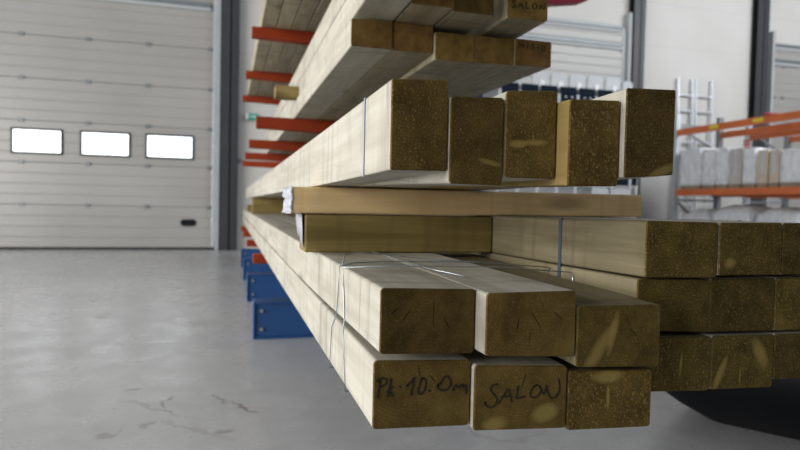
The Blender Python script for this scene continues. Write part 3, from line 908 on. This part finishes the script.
plate(6.15, 6.47, .78, 1.10, cy0 + .03); plate(5.75, 6.07, .78, 1.10, cy0 + .03)


# ---------------------------------------------------------------- pallet racks, ladders and goods
def pallet_rack(xf, xr, label, group, tags=(), levels=(1.0, 2.012)):
    root = empty('pallet_rack', (xf, 8.8, 0), label, 'rack', group)
    for Y in (8.8, 6.05):
        for (x, s) in ((xf, 1), (xr, -1)):
            b = bmesh.new()
            box(b, x - .045, x + .045, Y - .04, Y - .03, 0, 2.37)
            box(b, x - .045, x - .035, Y - .03, Y + .04, 0, 2.37); box(b, x + .035, x + .045, Y - .03, Y + .04, 0, 2.37)
            box(b, x - .06, x + .06, Y - .06, Y + .06, 0, .008)
            put('upright_post', b, M['galv' if x == xf else 'greypost'], root)
        b = bmesh.new()
        for z in (.25, .93, 1.75, 2.2): bar(b, (xf + .03, Y, z), (xr - .03, Y, z), .03, .03)
        for za, zb in ((.93, .28), (1.72, .96), (2.17, 1.78)): bar(b, (xf + .03, Y + .01, za), (xr - .03, Y + .01, zb), .03, .03)
        put('bracing', b, M['greypost'], root)
    for z in levels:
        for x in (xf, xr):
            b = bmesh.new(); box(b, x - .025, x + .025, 6.09, 8.76, z, z + .105)
            bo = put('load_beam', b, M['orange'], root, bevel=.006)
            for ty in (tags if (z > 1.5 and x == xf) else ()):
                q = bmesh.new(); box(q, x - .029, x - .0245, ty - .09, ty + .09, z + .03, z + .085)
                qo = put('yellow_tag', q, M['yellow'], root); qo.parent = bo; qo.location = Vector(qo.location) - Vector(bo.location)
    return root


R1 = pallet_rack(7.29, 8.17, 'orange pallet rack carrying the wrapped goods, nearest the timber', 'orange pallet racks', (7.95, 7.12))
R2 = pallet_rack(8.79, 9.66, 'orange pallet rack standing behind the one with the wrapped goods', 'orange pallet racks')
b = bmesh.new()
for k in range(4): box(b, 8.79 - .052, 8.79 - .0455, 8.70 + .0, 8.86, 1.80 + k * .06, 1.80 + k * .06 + .035)
tag(put('striped_marker', b, M['redtape'], R2), 'red striped marker on the grey post')
b = bmesh.new(); bar(b, (7.2, 6.95, 2.135), (8.6, 6.95, 2.135), .06, .03)
tag(put('steel_bar', b, M['maroon'], bevel=.006, loc=(7.2, 6.95, 2.12)), 'dark red steel bar lying across the top of the orange rack', 'bar')


def ladder(x0, x1, label, ztop=3.24):
    root = empty('ladder', (x0, 9.62, 0), label, 'ladder', 'aluminium ladders leaning on the wall')
    yb, yt = 9.62, WALL_Y - .042
    def py(z): return yb + (yt - yb) * z / ztop
    for x in (x0, x1):
        b = bmesh.new(); bar(b, (x, py(0.02), 0.0), (x, py(ztop), ztop), .036, .07, up=(0, 1, 0))
        put('rail', b, M['alu'], root, bevel=.004)
    z = .28
    while z < ztop - .1:
        b = bmesh.new(); bar(b, (x0, py(z), z), (x1, py(z), z), .035, .035)
        put('rung', b, M['alu'], root, bevel=.004); z += .294
ladder(8.06, 8.38, 'left aluminium ladder leaning against the white wall')
ladder(8.45, 8.82, 'right aluminium ladder leaning against the white wall')


def lumpy(name, x0, x1, y0, y1, z0, z1, mat, amp, seed, parent=None, dome=0.0, n=9):
    """soft film-wrapped block"""
    r = random.Random(seed)
    bm = bmesh.new(); box(bm, x0, x1, y0, y1, z0, z1)
    bmesh.ops.subdivide_edges(bm, edges=bm.edges, cuts=n, use_grid_fill=True)
    cx, cy = (x0 + x1) / 2, (y0 + y1) / 2
    ph = [r.uniform(0, 6.28) for _ in range(6)]
    for v in bm.verts:
        k = (v.co.z - z0) / (z1 - z0)
        d = Vector((v.co.x - cx, v.co.y - cy, 0))
        s = math.sin(v.co.x * 9 + ph[0] + v.co.z * 7) + math.sin(v.co.y * 11 + ph[1]) + math.sin(v.co.z * 13 + v.co.y * 6 + ph[2])
        if k > .02:
            v.co.z += amp * .35 * s * k + amp * r.uniform(-.3, .3) * k
            if dome:
                q = max(0, 1 - (abs(d.x) / ((x1 - x0) / 2)) ** 2) * max(0, 1 - (abs(d.y) / ((y1 - y0) / 2)) ** 2)
                v.co.z += (q ** .5 - 1) * dome * k
        v.co.x += (amp * .3 * s) * (1 if d.x > 0 else -1) * .5 + amp * r.uniform(-.25, .25)
        v.co.y += amp * r.uniform(-.2, .2)
    return put(name, bm, M[mat], parent, smooth=True, loc=None if parent else (cx, cy, z0))


G = 'goods on the orange rack shelf'
loads = [(8.22, 8.70, 1.77, 'film', 'white film-wrapped load at the left end of the rack shelf, beside the silver post'),
         (7.93, 8.19, 1.74, 'film', 'grey wrapped load second from left on the rack shelf'),
         (7.67, 7.91, 1.73, 'film', 'narrow wrapped load third from left on the rack shelf'),
         (7.41, 7.65, 1.70, 'card', 'grey carton fourth from left on the rack shelf'),
         (7.16, 7.39, 1.68, 'film', 'wrapped load fifth from left on the rack shelf, left of the tan cartons'),
         (6.95, 7.14, 1.64, 'cardtan', 'tan carton on the rack shelf, left of a pair'),
         (6.77, 6.935, 1.63, 'cardtan', 'tan carton on the rack shelf, right of a pair, beside the last wrapped load'),
         (6.15, 6.75, 1.60, 'film', 'white film-wrapped load at the picture edge on the rack shelf')]
for i, (ya, yb, zt_, mt, lab) in enumerate(loads):
    root = empty('wrapped_load' if mt == 'film' else 'carton', (7.75, (ya + yb) / 2, 1.1055), lab, 'load' if mt == 'film' else 'box', G)
    b = bmesh.new()
    for x in (7.30, 7.68, 8.06): box(b, x, x + .09, ya + .01, yb - .01, 1.1055, 1.145)
    box(b, 7.29, 8.16, ya + .005, yb - .005, 1.145, 1.163)
    put('pallet', b, M['palletwood'], root)
    if mt == 'film':
        lumpy('wrapped_goods', 7.285, 8.15, ya + .012, yb - .012, 1.164, zt_, mt, .02, 11 + i, root)
    else:
        b = bmesh.new(); box(b, 7.30, 8.12, ya + .006, yb - .006, 1.164, zt_)
        put('carton_body', b, M[mt], root, bevel=.008)
        b = bmesh.new(); box(b, 7.2985, 7.3005, (ya + yb) / 2 - .025, (ya + yb) / 2 + .025, 1.30, zt_ - .004)
        put('packing_tape', b, M['filmwhite'], root)
G = 'film-wrapped bundles under the orange rack shelf'
for i, (ya, yb, zt_, lab) in enumerate(((8.12, 8.70, .80, 'low film-wrapped bundle on the floor under the left end of the rack shelf'),
                                        (7.30, 8.05, .86, 'domed film-wrapped bundle on the floor under the middle of the rack shelf'),
                                        (6.55, 7.22, .84, 'film-wrapped bundle on the floor under the rack shelf, towards the picture edge'))):
    o = lumpy('wrapped_bundle', 7.38, 8.08, ya, yb, 0.0, zt_, 'film', .03, 40 + i, None, .12)
    tag(o, lab, 'bundle', G)

# ---------------------------------------------------------------- wall fittings
sg = empty('exit_sign', (.31, WALL_Y - .001, 2.0), 'small green and white exit sign on the wall, left of a red arm', 'sign')
b = bmesh.new(); box(b, .262, .392, WALL_Y - .06, WALL_Y - .001, 2.005, 2.105); put('green_panel', b, M['green'], sg, bevel=.006)
b = bmesh.new(); box(b, .212, .261, WALL_Y - .055, WALL_Y - .001, 2.012, 2.100); put('white_cap', b, M['offwhite'], sg, bevel=.012)
b = bmesh.new()
box(b, .285, .345, WALL_Y - .0615, WALL_Y - .0595, 2.05, 2.062); box(b, .345, .36, WALL_Y - .0615, WALL_Y - .0595, 2.04, 2.075)
put('white_arrow', b, M['offwhite'], sg)
sw = empty('wall_switch', (.155, WALL_Y - .001, 1.38), 'tiny grey wall switch beside the dark left column', 'switch')
b = bmesh.new(); box(b, .135, .185, WALL_Y - .03, WALL_Y - .001, 1.345, 1.415); put('switch_box', b, M['plategrey'], sw, bevel=.004)
b = bmesh.new(); box(b, .150, .170, WALL_Y - .036, WALL_Y - .0305, 1.365, 1.395); put('rocker', b, M['strut'], sw, bevel=.002)
